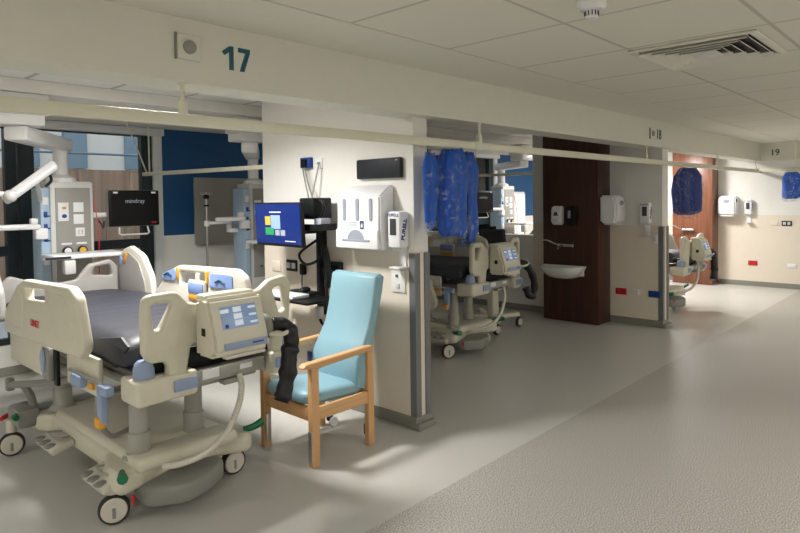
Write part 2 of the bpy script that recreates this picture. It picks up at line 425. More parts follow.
# ------------------------------------------------------------------ curtain rails
t = thing('curtain_rail', 'long white curtain rail hung under the bulkhead across all the bays', 'curtain rail', (0, 2.9, 2.106))
m = MB().box(((XL+X19)/2, 0, 0), (X19-XL-.01, .032, .062), .008); m.build('rail', RAILM, t)
for x in (-1.6, 1.54, 4.05, 7.43, 10.2, 12.4):
    m = MB().cyl((x, 0, .06), (x, 0, BZ-2.106), .011, n=12).box((x, 0, .055), (.042, .04, .075), .012).lathe([(.02, BZ-2.106-.012), (.02, BZ-2.106-.001)], (x, 0, 0))
    m.build('hanger', RAILM, t)
for x in (4.05, 10.2):
    MB().box((x-.03, 0, 0), (.08, .045, .075), .008).build('joint', RAILM, t)
t = thing('curtain_rail', 'white curtain rail running along the far end wall', 'curtain rail', (X19-.36, 0, 2.115))
MB().bx(-.016, .016, YF+.5, 2.88, -.031, .031, .008).build('rail', RAILM, t)
for y in (.6, 2.3): MB().cyl((0, y, .03), (0, y, CZ-2.115), .011, n=12).build('hanger', RAILM, t)
def side_rail(p0, p1, label, hang):
    t = thing('curtain_rail', label, 'curtain rail', p0)
    d = Vector(p1)-Vector(p0); a = math.atan2(d.y, d.x)
    MB().box(d/2, (d.length, .03, .042), .006, (a, 'Z')).build('rail', RAILM, t)
    for p in hang:
        q = Vector(p0).lerp(Vector(p1), p)-Vector(p0)
        top = (LZ if p0[1]+q.y > 5.33 else TZ)-p0[2]
        MB().cyl(q, (q.x, q.y, top), .009, n=8).build('hanger', RAILM, t)
    return t
t = side_rail((X17+.03, 4.88, 2.02), (3.17, 6.9, 2.005), 'white side curtain rail from the near partition to the window', (.94,))
MB().cyl((3.17-X17-.02, 1.95, 0), (2.75-X17, 1.55, LZ-2.02), .008, n=8).build('brace', RAILM, t)
side_rail((X18+.08, 4.82, 2.05), (X18+.08, 6.98, 2.05), 'white side curtain rail above the low wall of the sink bay', (.5, .95))

# ------------------------------------------------------------------ bagged curtains
def bag(name, label, loc, w, d, h, lobes, cloth, rz=0, seed=0, taper=.1, film_scale=1.09):
    """gathered curtain in a clear bag: a folded column of cloth, film around it"""
    t = thing(name, label, 'curtain', loc, rz, 'curtains bundled in clear plastic')
    def col(sc, amp, n, m, z0, z1, jit):
        tb = bmesh.new(); rings = []
        for i in range(m+1):
            v = i/m; z = z0+(z1-z0)*v
            g = 1-.45*max(0, v-.82)/.18 - taper*(1-v) - .3*max(0, .08-v)/.08
            ring = []
            for k in range(n):
                a = 2*math.pi*k/n
                q = noise.noise(Vector((math.cos(a)*1.4+seed, math.sin(a)*1.4, z*3.1)))
                f = 1+amp*math.sin(lobes*a+seed+v*1.3)+jit*q
                ring.append(tb.verts.new((w/2*sc*g*f*math.cos(a)+.03*q, d/2*sc*g*f*math.sin(a), z+.015*q)))
            rings.append(ring)
        for a, b in zip(rings, rings[1:]):
            for k in range(n): tb.faces.new((a[k], a[(k+1) % n], b[(k+1) % n], b[k]))
        tb.faces.new(rings[0][::-1]); tb.faces.new(rings[-1]); return tb
    MB().add(col(1, .17, 64, 26, -h, -.01, .35)).build('cloth', cloth, t, angle=80)
    MB().add(col(film_scale, .07, 30, 14, -h-.05, -.005, .5)).build('plastic_bag', FILM, t, angle=25)
    return t
RZ0 = 2.106-.034
bag('bundled_curtain', 'broad bright blue curtain in a clear bag beside the near partition', (3.70, 2.90, RZ0), .29, .2, .66, 5, FABRIC, R(10), 1.0, .02)
bag('bundled_curtain', 'lower dark blue curtain bag behind the broad one at the near partition', (4.03, 3.0, RZ0), .15, .13, .72, 4, FABRIC, 0, 4.0, .2)
bag('bundled_curtain', 'narrow blue curtain bundle close against the near partition end', (3.41, 2.88, RZ0-.04), .13, .1, .55, 4, FABRIC, 0, 7.0, .35)
bag('bundled_curtain', 'navy curtain bag in front of the far wooden panel', (8.85, 2.9, RZ0), .60, .3, .64, 5, FABRICD, 0, 2.2, .05)
bag('bundled_curtain', 'blue curtain bag at the right edge by the far end wall', (X19-.36, 2.36, RZ0+.0), .30, .3, .46, 4, FABRIC, 0, 9.0, .05)

# ------------------------------------------------------------------ wall fittings (local: x right, y into the wall, z up)
def wt(name, label, cat, x, y, z, group=None): return thing(name, label, cat, (x, y, z), TURN, group)
G = None
# near partition
t = wt('display_panel', 'wide black blank display panel high on the near white partition', 'display', X17, 3.325, 1.93)
MB().box((0, -.022, 0), (.47, .042, .15), .012).build('housing', DARKP, t)
MB().box((.2, -.045, .055), (.02, .004, .006)).build('sensor', STEEL, t)
t = wt('apron_dispenser', 'big white plastic dispenser with three slots on near partition', 'dispenser', X17, 3.425, 1.32)
side = [(0, .0), (-.15, 0), (-.165, .13), (-.16, .40), (-.03, .485), (0, .485)]
MB().prism([(a, b) for a, b in side], .47, mapM((0, 0, 0), (0, 1, 0), (0, 0, 1)), .012).build('body', PWHITE, t)
MB().box((0, -.004, .2), (.4, .006, .3)).build('face_or_mount_plate', PGREY, t)
for i in (-1, 0, 1):
    MB().board(fillet([(-.016, -.085), (.016, -.085), (.016, .085), (-.016, .085)], .016), [], .006, .002, FRONT((i*.145, -.165, .30))).build('slot', CLEAR, t)
MB().box((0, -.168, .08), (.46, .03, .145), .012).build('drawer_front', PWHITE, t)
m = MB().prism([(-.09, 0)]+[(.09*math.cos(a), .075*math.sin(a)) for a in [math.pi*(1-i/16) for i in range(17)]][1:-1]+[(.09, 0)], .004, FRONT((0, -.184, .075)))
m.box((0, -.185, .07), (.3, .006, .016), .003); m.build('pull_opening', CLEAR, t)
MB().box((.05, -.165, .185), (.04, .004, .062), .004).build('sticker', NAVY, t)
MB().prism([(-.01, -.018), (.012, -.018), (.012, .0), (.004, .018), (-.006, .004)], .002, FRONT((.05, -.1675, .185))).build('sticker_mark', PWHITE, t)
m = MB()
for i in range(3): m.box((-.05, -.164, .205-i*.014), (.09, .002, .005))
m.build('print', CLEAR, t)

def sanitiser(x, y, z, label, word=True):
    t = wt('sanitiser_dispenser', label, 'hand sanitiser', x, y, z, 'sanitiser dispensers with drip trays')
    MB().box((0, -.055, .14), (.125, .11, .27), .022).build('body', PWHITE, t)
    MB().box((0, -.112, .16), (.06, .008, .12), .004).build('window', SMOKE, t)
    MB().box((.0, -.04, -.005), (.09, .06, .03), .008).build('nozzle', PGREY, t)
    m = MB().box((0, -.008, -.07), (.07, .012, .15), .005).box((0, -.055, -.14), (.1, .11, .014), .006)
    m.build('drip_tray', PWHITE, t)
    if word:
        MB().text('PURELL', .034, FRONT((0, -.1115, .245)), .001).build('front_lettering', NAVY, t)
        MB().text('PURELL', .048, mapM((.0635, -.06, .14), (0, .2, 1), (0, -1, .2)), .001, bold=.002).build('side_lettering', NAVY, t)
    return t
sanitiser(X17, 3.105, 1.335, 'white hand sanitiser dispenser beside the apron dispenser on near partition')
sanitiser(X18, 3.12, 1.335, 'white hand sanitiser dispenser on the wall right of the sink panel')
sanitiser(X19, 3.09, 1.32, 'white hand sanitiser dispenser on the far end wall')

def plate(name, x, y, z, w, h, label, mat, group=None, parts=()):
    t = wt(name, label, 'wall plate' if 'plate' in name else 'socket', x, y, z, group)
    MB().box((0, -.006, 0), (w, .012, h), .004).build('face_or_mount_plate', mat, t)  # visible faceplate of the fitting, flat against the wall
    for nm, px, pz, pw, ph, pm in parts:
        MB().box((px, -.016, pz), (pw, .012, ph), .003).build(nm, pm, t)
    return t
plate('call_plate', X17, 3.155, 1.085, .14, .165, 'white call point plate with green light under the near dispenser', WHITE, parts=[('green_light', -.01, .04, .02, .02, GREEN), ('button', .0, -.035, .03, .035, PGREY)])
plate('socket_plate', X17, 4.45, 1.12, .15, .1, 'black twin socket plate low beside the near work arm', DARKP, parts=[('outlet', -.035, 0, .045, .05, PGREY), ('outlet', .035, 0, .045, .05, PGREY)])
plate('blank_plate', X17, 4.68, 1.1, .13, .09, 'pale blank wall plate at the back of the near partition', CREAM)
plate('wall_plate', X17, 4.055, 2.005, .09, .09, 'white cable plate high beside the blue connector', PWHITE, parts=[('jack', 0, 0, .02, .02, CLEAR)])
plate('wall_plate', X17, 3.79, .275, .1, .12, 'white wall plate low down behind the teal chair', PWHITE, parts=[('rocker', 0, 0, .03, .05, PGREY)])
plate('data_socket', X17, 4.2, .345, .1, .085, 'blue power socket low on near partition left of chair back', BLUEP, parts=[('outlet', 0, 0, .05, .05, NAVY)])
t = wt('cable_connector', 'blue and black cable box high on the near partition', 'connector', X17, 4.2, 2.015)
MB().box((0, -.02, 0), (.13, .04, .09), .006).build('box', BLUEP, t)
MB().box((0, -.05, -.005), (.06, .03, .07), .006).build('plug', BLACK, t)
for a, b in ((-.02, .12), (.01, .17)):
    MB().tube([(a, -.05, -.04), (a+.03, -.05, -.15), (b, -.1, -.30)], .006, n=6).build('cable', BEDG, t)
MB().tube([(.17, -.02, .0), (.17, -.05, -.1), (.13, -.08, -.31)], .006, n=6).build('cable', BEDP, t)

# wall mounted workstation on the near partition
t = wt('workstation_arm', 'black wall mounted workstation arm carrying a tilted blue screen', 'workstation', X17, 4.0, .75)
MB().box((0, -.035, .42), (.06, .07, .86), .008).build('wall_track', BLACK, t)
MB().box((0, -.075, .42), (.03, .02, .84), .004).build('track_insert', DARKP, t)
MB().box((.08, -.16, .88), (.17, .2, .17), .012).build('processor_box', BLACK, t)
MB().tube([(.17, -.2, .95), (.22, -.2, .93), (.23, -.2, .86), (.18, -.2, .80)], .012).build('carry_handle', BLACK, t)
m = MB().box((.13, -.22, .715), (.32, .2, .014), .004).box((.13, -.32, .735), (.32, .008, .05), .002).box((.29, -.22, .735), (.008, .2, .05), .002); m.build('tray', BLACK, t)
MB().box((.235, -.22, .765), (.09, .1, .08), .008).build('clear_basket', CLEAR, t)
MB().box((.02, -.2, .7), (.06, .28, .05), .008).build('arm', BLACK, t)
MB().box((-.15, -.33, .72), (.4, .05, .05), .01).build('screen_arm', BLACK, t)
s_ = MB().box((0, 0, 0), (.655, .035, .355), .012).build('monitor', BLACK, t)
s_.location = (-.125, -.37, .755); s_.rotation_euler = (R(3), 0, R(-2))
def child(mbx, name, mat, par): return mbx.build(name, mat, par)
child(MB().box((0, -.019, .006), (.63, .003, .32)), 'screen', SCRD, s_)
m = MB().box((-.13, -.0215, .03), (.075, .002, .07)); child(m, 'screen_tile', SCRY, s_)
m = MB().box((-.02, -.0215, .02), (.13, .002, .11)); child(m, 'screen_tile', SCRB, s_)
m = MB().box((-.11, -.0215, -.055), (.12, .002, .06)); child(m, 'screen_tile', SCRG, s_)
m = MB().box((.0, -.0215, -.065), (.06, .002, .045)).box((.075, -.0215, -.065), (.06, .002, .045)); child(m, 'screen_tile', CLEAR, s_)
m = MB().box((-.02, -.0215, .1), (.16, .002, .008)).box((.17, -.0215, -.13), (.14, .002, .006)); child(m, 'screen_text', SCRW, s_)
m = MB().box((-.06, -.3, .16), (.74, .3, .02), .006); m.build('keyboard_shelf', BLACK, t)
MB().box((-.12, -.34, .185), (.44, .17, .026), .006).build('keyboard', PWHITE, t)
m = MB().box((-.05, -.2, .19), (.3, .12, .03), .01).sph((.0, -.22, .22), .035, (1, 1.5, .7)); m.build('scanner', BLACK, t)
m = MB().tube([(.02, -.1, .62), (-.14, -.16, .5), (-.02, -.18, .42), (.13, -.14, .5), (.06, -.1, .66)], .011); m.build('loose_cable', BLACK, t)
m = MB().tube([(.1, -.1, .4), (.16, -.12, .2), (.18, -.12, -.02), (.12, -.1, -.09), (.03, -.09, -.04), (0, -.08, .1)], .012); m.build('loose_cable', BLACK, t)
MB().tube([(.06, -.06, .55), (.17, -.13, .48), (.19, -.13, .33), (.12, -.08, .25)], .03).build('bundled_cable', DARKP, t)
MB().box((.03, -.1, .02), (.06, .06, .1), .012).build('clamp', PGREY, t)
t = wt('wall_tablet', 'dark wall mounted tablet screen behind the teal chair top', 'screen', X17, 3.90, 1.09)
MB().box((0, -.02, 0), (.26, .04, .2), .01).build('case', DARKP, t)
MB().box((0, -.041, .01), (.21, .003, .13)).build('screen', SCRK, t)
t = wt('wall_handset', 'small black handset hooked by the twin socket', 'handset', X17, 4.275, 1.1)
MB().box((0, -.02, 0), (.06, .04, .1), .012).build('cradle', BLACK, t)
MB().tube([(0, -.03, -.04), (.01, -.04, -.16), (.04, -.03, -.24)], .005, n=6).build('cord', BLACK, t)

# sink bay wall
t = thing('sink_panel', 'tall dark walnut laminate panel boxed out behind the wash basin', 'wood panel', (X18-.0135, 4.025, 0), TURN)
MB().box((0, -.178, 1.305), (.81, .356, 2.60), .006).build('laminate_box', WALNUT, t)
MB().box((0, -.176, .03), (.80, .352, .05)).build('plinth', WALNUT, t)
XP = X18-.372
t = wt('wash_basin', 'white ceramic wash basin on the walnut panel', 'basin', XP, 4.09, .60)
prof = []
tb = bmesh.new(); rings = []
def half(w, d, z, n=20): return [(w*math.copysign(abs(math.cos(a))**.75, math.cos(a)), -d*abs(math.sin(a))**.75, z) for a in [math.pi*i/n for i in range(n+1)]]
prof = [half(.15, .17, 0), half(.2, .24, .02), half(.27, .33, .09), half(.30, .37, .15), half(.305, .375, .17), half(.29, .36, .17), half(.26, .32, .12), half(.17, .2, .07)]
for p in prof: rings.append([tb.verts.new(v) for v in p])
for a, b in zip(rings, rings[1:]):
    for i in range(len(a)-1): tb.faces.new((a[i], a[i+1], b[i+1], b[i]))
tb.faces.new(rings[-1]); tb.faces.new(rings[0][::-1])
for a, b in zip(rings, rings[1:]):
    for i in (0, -1): pass
m = MB().add(tb); m.box((0, -.02, .10), (.56, .04, .14), .012); m.build('bowl', CERAM, t, angle=50)
MB().box((0, -.004, .1), (.3, .008, .08)).build('mounting_bracket', STEEL, t)
MB().cyl((0, -.17, .072), (0, -.17, .08), .024).build('waste', CHROME, t)
t = wt('mixer_tap', 'chrome lever mixer tap on the walnut panel over basin', 'tap', XP, 4.08, 1.04)
MB().cyl((-.09, -.05, 0), (.12, -.05, 0), .024).build('valve_body', CHROME, t)
MB().cyl((-.02, -.05, 0), (-.02, -.19, -.03), .018, .013).build('spout', CHROME, t)
MB().tube([(-.09, -.05, 0), (-.14, -.1, .03), (-.2, -.16, .07), (-.25, -.2, .065)], .011).build('lever', CHROME, t)
m = MB().cyl((-.07, -.001, 0), (-.07, -.05, 0), .022).cyl((.09, -.001, 0), (.09, -.05, 0), .022); m.build('mounting_flange', CHROME, t)
MB().cyl((.12, -.05, 0), (.15, -.05, 0), .03).build('valve_knob', CHROME, t)
t = wt('soap_dispenser', 'white soap dispenser above the basin on the walnut panel', 'soap dispenser', XP, 4.175, 1.31)
MB().prism([(0, .02), (-.06, 0), (-.11, .05), (-.1, .22), (-.07, .26), (0, .26)], .15, mapM((0, 0, 0), (0, 1, 0), (0, 0, 1)), .014).build('body', PWHITE, t)
MB().prism([(-.035, -.02), (.035, -.02), (.02, .03), (-.02, .03)], .004, FRONT((0, -.108, .15))).build('dark_window', SMOKE, t)
MB().box((0, -.11, .07), (.08, .02, .04), .01).build('push_bar', PGREY, t)
t = wt('soap_dispenser', 'black soap dispenser beside the white one on walnut panel', 'soap dispenser', XP, 3.965, 1.31)
MB().box((0, -.05, .13), (.13, .1, .26), .03).build('body', BLACK, t)
MB().box((-.015, -.102, .15), (.04, .004, .1), .004).build('level_window', CLEAR, t)
def towel(x, y, z, w, label, bright):
    t = wt('towel_dispenser', label, 'towel dispenser', x, y, z, None)
    MB().prism([(0, 0), (-.2, 0), (-.23, .06), (-.23, .28), (-.18, .36), (0, .36)], w, mapM((0, 0, 0), (0, 1, 0), (0, 0, 1)), .025).build('body', PWHITE, t)
    MB().box((0, -.12, -.012), (w*.75, .15, .024), .004).build('towel_slot', PGREY, t)
    MB().box((0, -.004, .17), (w*.8, .006, .3)).build('face_or_mount_plate', PGREY, t)
    MB().lathe([(.045, 0), (.04, .006)], (.0, -.232, .26), mtx=Matrix.Diagonal((1.3, 1, .7, 1)) @ Matrix.Rotation(R(90), 4, 'X')).build('badge', CLEAR, t)
    MB().lathe([(.032, 0), (.03, .006)], (w/2+.001, -.14, .27), mtx=Matrix.Rotation(R(90), 4, 'Y')).build('side_badge', DARKP, t)
    return t
tw = towel(X18, 3.40, 1.34, .3, 'white paper towel dispenser on the side of the walnut panel', 0)
tw.location = (7.865, 3.6195, 1.345); tw.rotation_euler = (0, 0, 0)
towel(X19, 3.42, 1.31, .3, 'white paper towel dispenser on the far end wall', 0)
def bowtie(x, y, mat, label):
    t = wt('power_socket', label, 'socket', x, y, .425, 'coloured power sockets')
    m = MB().box((0, -.006, 0), (.15, .012, .085), .004); m.build('faceplate', mat, t)
    m = MB().box((-.04, -.017, 0), (.055, .012, .07), .004).box((.04, -.017, 0), (.055, .012, .07), .004); m.build('outlet', mat, t)
    return t
bowtie(X18, 3.475, RED, 'red twin power socket low on the wall by the walnut panel')
bowtie(X18, 3.035, BLUEP, 'blue twin power socket low on the wall next to the corner guard')
bowtie(X19, 3.03, RED, 'red power socket low on the far end wall')
plate('wall_plate', X18, 3.255, .43, .09, .085, 'white socket plate between the red and blue sockets', PWHITE, parts=[('rocker', 0, 0, .035, .04, PGREY)])
plate('wall_plate', X18, 2.995+.03, 1.135, .07, .13, 'white plate beside the corner guard below the sanitiser', PWHITE, parts=[('rocker', 0, 0, .03, .05, PGREY)])
plate('socket_plate', X19, 2.49, 1.165, .16, .09, 'black twin socket plate on the far end wall', DARKP, parts=[('outlet', -.035, 0, .045, .05, PGREY), ('outlet', .035, 0, .045, .05, PGREY)])
plate('blank_plate', X19, 2.68, 1.165, .13, .09, 'pale blank plate left of the black socket on the end wall', CREAM)
plate('blank_plate', X19, 2.41, .41, .13, .07, 'pale low plate at the right of the end wall', PWHITE)
t = thing('sink_panel', 'far chestnut wood panel at the corner of the end wall', 'wood panel', (X19-.0135, 3.98, 0), TURN)
MB().box((0, -.178, 1.305), (.72, .356, 2.60), .006).build('laminate_box', WALNUT2, t)
t = wt('mixer_tap', 'chrome mixer tap on the far chestnut panel', 'tap', X19-.372, 4.05, 1.04)
MB().cyl((-.09, -.05, 0), (.12, -.05, 0), .024).build('valve_body', CHROME, t)
MB().tube([(-.09, -.05, 0), (-.14, -.1, .03), (-.2, -.16, .07), (-.25, -.2, .065)], .011).build('lever', CHROME, t)
m = MB().cyl((-.07, -.001, 0), (-.07, -.05, 0), .022).cyl((.09, -.001, 0), (.09, -.05, 0), .022); m.build('mounting_flange', CHROME, t)

# ------------------------------------------------------------------ hospital bed (local = world minus (1.75, 3.35))
BX, BYO = 1.75, 3.35
def make_bed():
    t = thing('hospital_bed', 'cream electric hospital bed with charcoal mattress in the nearest bay', 'bed', (BX, BYO, 0), 0, 'hospital beds with footboard pumps')
    def l(x, y, z): return (x-BX, y-BYO, z)
    lx = lambda x: x-BX
    ly = lambda y: y-BYO
    # ---- undercarriage
    out = fillet([(1.31, 3.22), (1.45, 3.26), (1.72, 3.36), (1.95, 3.30), (2.14, 3.22), (2.17, 3.42), (2.08, 3.7), (2.08, 4.5), (2.14, 4.85), (1.32, 4.85), (1.34, 4.6), (1.40, 4.5), (1.40, 3.62), (1.30, 3.4)], .07)
    m = MB().board([(lx(x), ly(y)) for x, y in out], [], .12, .035, TOPF((0, 0, .225)))
    m.box(l(1.72, 3.95, .29), (.6, 1.1, .07), .03).box(l(1.72, 3.33, .29), (.62, .2, .08), .03)
    m.build('base_cover', BEDC, t, angle=50)
    m = MB().board(fillet([(1.43-BX, 3.2-BYO), (1.62-BX, 3.08-BYO), (1.8-BX, 3.14-BYO), (1.92-BX, 3.22-BYO), (1.98-BX, 3.45-BYO), (1.46-BX, 3.45-BYO)], .12, 8), [], .11, .025, TOPF((0, 0, .13)))
    m.build('motor_housing', BEDG, t)
    m = MB().box(l(1.72, 4.75, .25), (.86, .16, .1), .03); m.box(l(1.30, 4.72, .27), (.14, .24, .13), .03); m.build('head_cross_member', BEDG, t)
    for x, y, sw in ((1.325, 3.33, -112), (2.075, 3.38, -92), (1.235, 4.76, -105), (2.1, 4.78, -60)):
        c = MB().cyl((-.02, 0, .13), (-.02, 0, .24), .032).box((-.035, 0, .12), (.02, .06, .1), .008).build('caster', BEDC, t)
        c.location = l(x, y, 0); c.rotation_euler = (0, 0, R(sw))
        w = MB()
        for s in (1,): w.lathe([(.052, -.022), (.074, -.022), (.079, -.012), (.079, .012), (.074, .022), (.052, .022)], (0, .0, .079), mtx=Matrix.Rotation(R(90), 4, 'Y'))
        w.build('tyre', RUBBER, c)
        w = MB()
        for s in (1,): w.lathe([(.060, -.027), (.068, -.02), (.068, .02), (.060, .027)], (0, .0, .079), mtx=Matrix.Rotation(R(90), 4, 'Y'))
        w.build('wheel_cover', BEDW, c)
        MB().box((.028, 0, .066), (.004, .018, .055), .006).build('lock_slot', BEDG, c)
    m = MB().tube([l(1.36, 3.3, .27), l(1.32, 3.21, .285), l(1.30, 3.15, .30)], lambda q: .018+.01*q); m.build('brake_lever', GREEN, t)
    m = MB().tube([l(2.1, 3.3, .29), l(2.15, 3.27, .30), l(2.21, 3.25, .325)], lambda q: .018+.008*q); m.build('brake_lever', GREEN, t)
    m = MB().tube([l(1.30, 4.7, .28), l(1.22, 4.62, .30), l(1.22, 4.58, .30)], .02); m.build('brake_lever', GREEN, t)
    m = MB().tube([l(1.24, 4.86, .25), l(1.19, 4.82, .245)], .016); m.build('red_lever', RED, t)
    m = MB().prism([(-.012, 0), (.012, 0), (.0, -.05)], .01, LEFTF(l(1.35, 3.15, .2))); m.build('red_tag', RED, t)
    for y in (3.46, 4.22):
        m = MB()
        m.box(l(1.33, y, .205), (.14, .30, .05), .018, (R(-14), 'Y')); m.build('pedal_housing', BEDW, t)
        for k in range(3):
            m = MB().sph(l(1.275, y-.09+k*.09, .218), .04, (.9, .75, .35)); m.build('foot_pedal', BEDG, t)
        m = MB().tube([l(1.38, y-.1, .25), l(1.3, y-.11, .262), l(1.3, y+.02, .268), l(1.38, y+.02, .255)], .007); m.build('pedal_guard', BEDM, t)
    for x, y, top in ((1.49, 3.38, .70), (1.86, 3.46, .72), (1.50, 4.58, .72)):
        m = MB().cyl(l(x, y, .3), l(x, y, .33), .09, .062, 24).cyl(l(x, y, .28), l(x, y, .44), .06, n=24, bev=.004)
        m.cyl(l(x, y, .4), l(x, y, .6), .051, n=24, bev=.004).cyl(l(x, y, .55), l(x, y, top), .042, n=24); m.build('lifting_column', BEDM, t)
    # ---- bed frame
    m = MB()
    m.box(l(1.76, 4.2, .71), (.62, 2.2, .05), .008); m.box(l(1.5, 4.2, .73), (.06, 2.25, .07), .01).box(l(2.12, 4.2, .73), (.06, 2.25, .07), .01); m.build('steel_frame', BEDM, t)
    m = MB().box(l(1.87, 3.07, .755), (.44, .06, .075), .008); m.build('foot_rail', BEDM, t)
    MB().box(l(1.74, 3.036, .765), (.1, .004, .05), .001).build('rating_sticker', PWHITE, t)
    MB().box(l(1.96, 3.036, .765), (.08, .004, .03), .001).build('rating_sticker', PWHITE, t)
    MB().box(l(1.82, 3.13, .855), (.76, .06, .12), .01).build('black_support', BLACK, t)
    for x, s in ((1.49, 1), (2.2, -1)):
        w = .34 if s > 0 else .16
        out = fillet([(x-w/2, 3.0), (x+w/2, 3.02), (x+w/2, 3.12), (x-w/2, 3.22)], .03)
        b = MB().board([(lx(p), ly(q)) for p, q in out], [], .13, .02, TOPF((0, 0, .745))).build('corner_bumper', BEDC, t)
        cx = 1.39 if s > 0 else 2.24
        MB().lathe([(.052, 0), (.052, .05), (.044, .085), (.03, .098)], l(cx, 3.08, .80)).build('bumper_cap', BEDB, b)
        MB().box(l(x+(.09 if s > 0 else .0), 2.995 if s < 0 else 3.004, .75), (.13, .012, .06), .004).build('bumper_insert', BEDB, b)
    for y0, y1, zc in ((3.40, 3.86, .765), (4.24, 4.94, .72)):
        m = MB().box(l(1.305, (y0+y1)/2, zc), (.03, y1-y0, .21), .012); m.build('side_panel', BEDC, t)
    m = MB().box(l(1.28, 4.12, .73), (.05, .13, .2), .015); m.build('rail_latch', BEDG, t)
    m = MB().sph(l(1.25, 4.14, .76), .04, (.3, 1, 1.5)).box(l(1.253, 4.14, .72), (.016, .05, .09), .006); m.build('release_handle', BEDB, t)
    m = MB().box(l(1.29, 4.02, .72), (.02, .06, .22), .005); m.build('dark_slot', BLACK, t)
    m = MB().cyl(l(1.27, 3.25, .76), l(1.27, 3.75, .76), .011); m.build('accessory_rail', STEEL, t)
    MB().box(l(1.27, 3.62, .725), (.05, .15, .07), .02).build('rail_cap', BEDB, t)
    m = MB().box(l(1.265, 3.29, .66), (.04, .06, .2), .012).box(l(1.27, 3.25, .74), (.05, .1, .05), .012); m.build('drainage_bag_hook', BEDB, t)
    MB().box(l(1.255, 3.30, .565), (.04, .07, .055), .012).build('orange_catch', ORANGE, t)
    MB().box(l(1.262, 3.42, .73), (.014, .06, .03)).build('orange_sticker', ORANGE, t)
    m = MB().cyl(l(1.42, 4.4, .63), l(1.42, 3.85, .63), .03, n=14); m.build('mains_motor', BEDM, t)
    m = MB().tube([l(1.25, 4.8, .47), l(1.33, 4.5, .52), l(1.43, 4.2, .58)], .024, smooth=False).tube([l(1.29, 4.65, .49), l(1.33, 4.66, .4), l(1.36, 4.68, .29)], .026, smooth=False).box(l(1.25, 4.82, .47), (.05, .05, .09), .012); m.build('grey_side_arm', BEDG, t)
    m = MB().tube([l(1.35, 3.55, .68), l(1.36, 3.6, .5), l(1.45, 3.66, .35), l(1.6, 3.75, .33)], .015); m.build('cable_loop', BEDP, t)
    # ---- mattress
    tb = bmesh.new(); bmesh.ops.create_grid(tb, x_segments=26, y_segments=60, size=.5)
    for v in tb.verts:
        x, y = v.co.x*.90, v.co.y*2.14
        e = max(abs(v.co.x)*2, 0)**10; e2 = (abs(v.co.y)*2)**24
        z = 1.0-.05*e-.05*e2+.012*noise.noise(Vector((x*4, y*3, 1)))+.006*noise.noise(Vector((x*2, y*14, 2)))
        v.co = (1.785-BX+x, 4.24-BYO+y, z)
    r = bmesh.ops.extrude_face_region(tb, geom=list(tb.faces))
    for v in [g for g in r['geom'] if isinstance(g, bmesh.types.BMVert)]: v.co.z = .86
    MB().add(tb).build('mattress', CHAR, t, angle=60)
    m = MB().prism([(-.17, .0), (.2, .06), (.27, .02), (.06, -.13), (-.1, -.1)], .012, mapM(l(1.345, 3.4, .95), (0, -1, 0), (-.15, 0, 1))); m.build('cover_flap', CHAR, t)
    MB().box(l(1.46, 4.75, 1.004), (.2, .06, .01), .003).build('mattress_strap', PGREY, t)
    # ---- footboard
    A = [(1.37, 1.13), (1.38, 1.23), (1.555, 1.235), (1.62, 1.165), (1.68, 1.155), (1.97, 1.185), (2.06, 1.185), (2.13, 1.235), (2.25, 1.255), (2.285, 1.2), (2.27, .93), (2.06, .94), (1.63, .94), (1.60, .78), (1.49, .78), (1.50, .88), (1.40, .88), (1.37, .94)]
    rad = [.03, .05, .06, .04, .02, .02, .04, .05, .05, .03, .07, .02, .03, .01, .01, .04, .05, .03]
    h1 = fillet([(1.42, 1.18), (1.535, 1.18), (1.46, 1.05), (1.43, 1.05)], .02)
    h2 = fillet([(2.15, 1.18), (2.225, 1.195), (2.24, 1.05), (2.2, 1.03)], .018)
    m = MB().board([(p[0]-BX, p[1]) for p in fillet(A, rad, 4)], [[(p[0]-BX, p[1]) for p in h] for h in (h1, h2)], .06, .022, FRONT((0, 3.06-BYO, 0)))
    m.box(l(2.18, 3.06, .85), (.1, .05, .16), .02)
    m.build('footboard', BEDC, t, angle=50)
    # ---- pump hung on the footboard
    prof = [(3.02, 1.17), (2.94, 1.20), (2.90, 1.19), (2.83, .98), (2.825, .91), (2.86, .885), (3.02, .885)]
    pm = MB().prism([(q[0]-BYO, q[1]) for q in prof], .335, mapM(l(1.81, 0, 0)[:1]+(0, 0), (0, 1, 0), (0, 0, 1)), .018)
    pm.box(l(1.81, 2.99, 1.19), (.31, .09, .04), .015)
    p = pm.build('pump_unit', BEDC, t)
    sl = Vector((0, -.07, -.21)).normalized()
    pc = Vector(l(1.815, 2.866, 1.088)); up = -sl; nrm = Vector((1, 0, 0)).cross(up)
    Mx = mapM(pc+nrm*.002, (1, 0, 0), up)
    MB().box((0, 0, 0), (.215, .12, .004), .001).build('touch_screen', SCRB, p).matrix_local = Mx
    m = MB()
    for x_, z_, w_, h_ in [(-.01, .038-k*.036, .05, .028) for k in range(3)]+[(-.085, .035, .05, .02)]+[(.08, .04-k*.04, .045, .012) for k in range(3)]:
        MB().box((x_, z_, .003), (w_, h_, .003), .001).build('screen_key', SCRW, p).matrix_local = Mx
    m = MB().box((-.085, -.045, .003), (.02, .02, .003), .001); m.build('screen_key', BLUEP, p).matrix_local = Mx
    MB().box((0, 0, 0), (.26, .035, .004), .001).build('label_strip', BEDB, p).matrix_local = mapM(l(1.83, 2.823, .945), (1, 0, 0), (0, .1, 1))
    MB().box((0, 0, 0), (.07, .008, .003), .001).build('strip_mark', NAVY, p).matrix_local = mapM(l(1.90, 2.8205, .945), (1, 0, 0), (0, .1, 1))
    m = MB().tube([l(1.89, 2.843, 1.0), l(1.905, 2.847, 1.01), l(1.92, 2.846, .985)], .004, n=6); m.build('pump_mark', BLUEP, p)
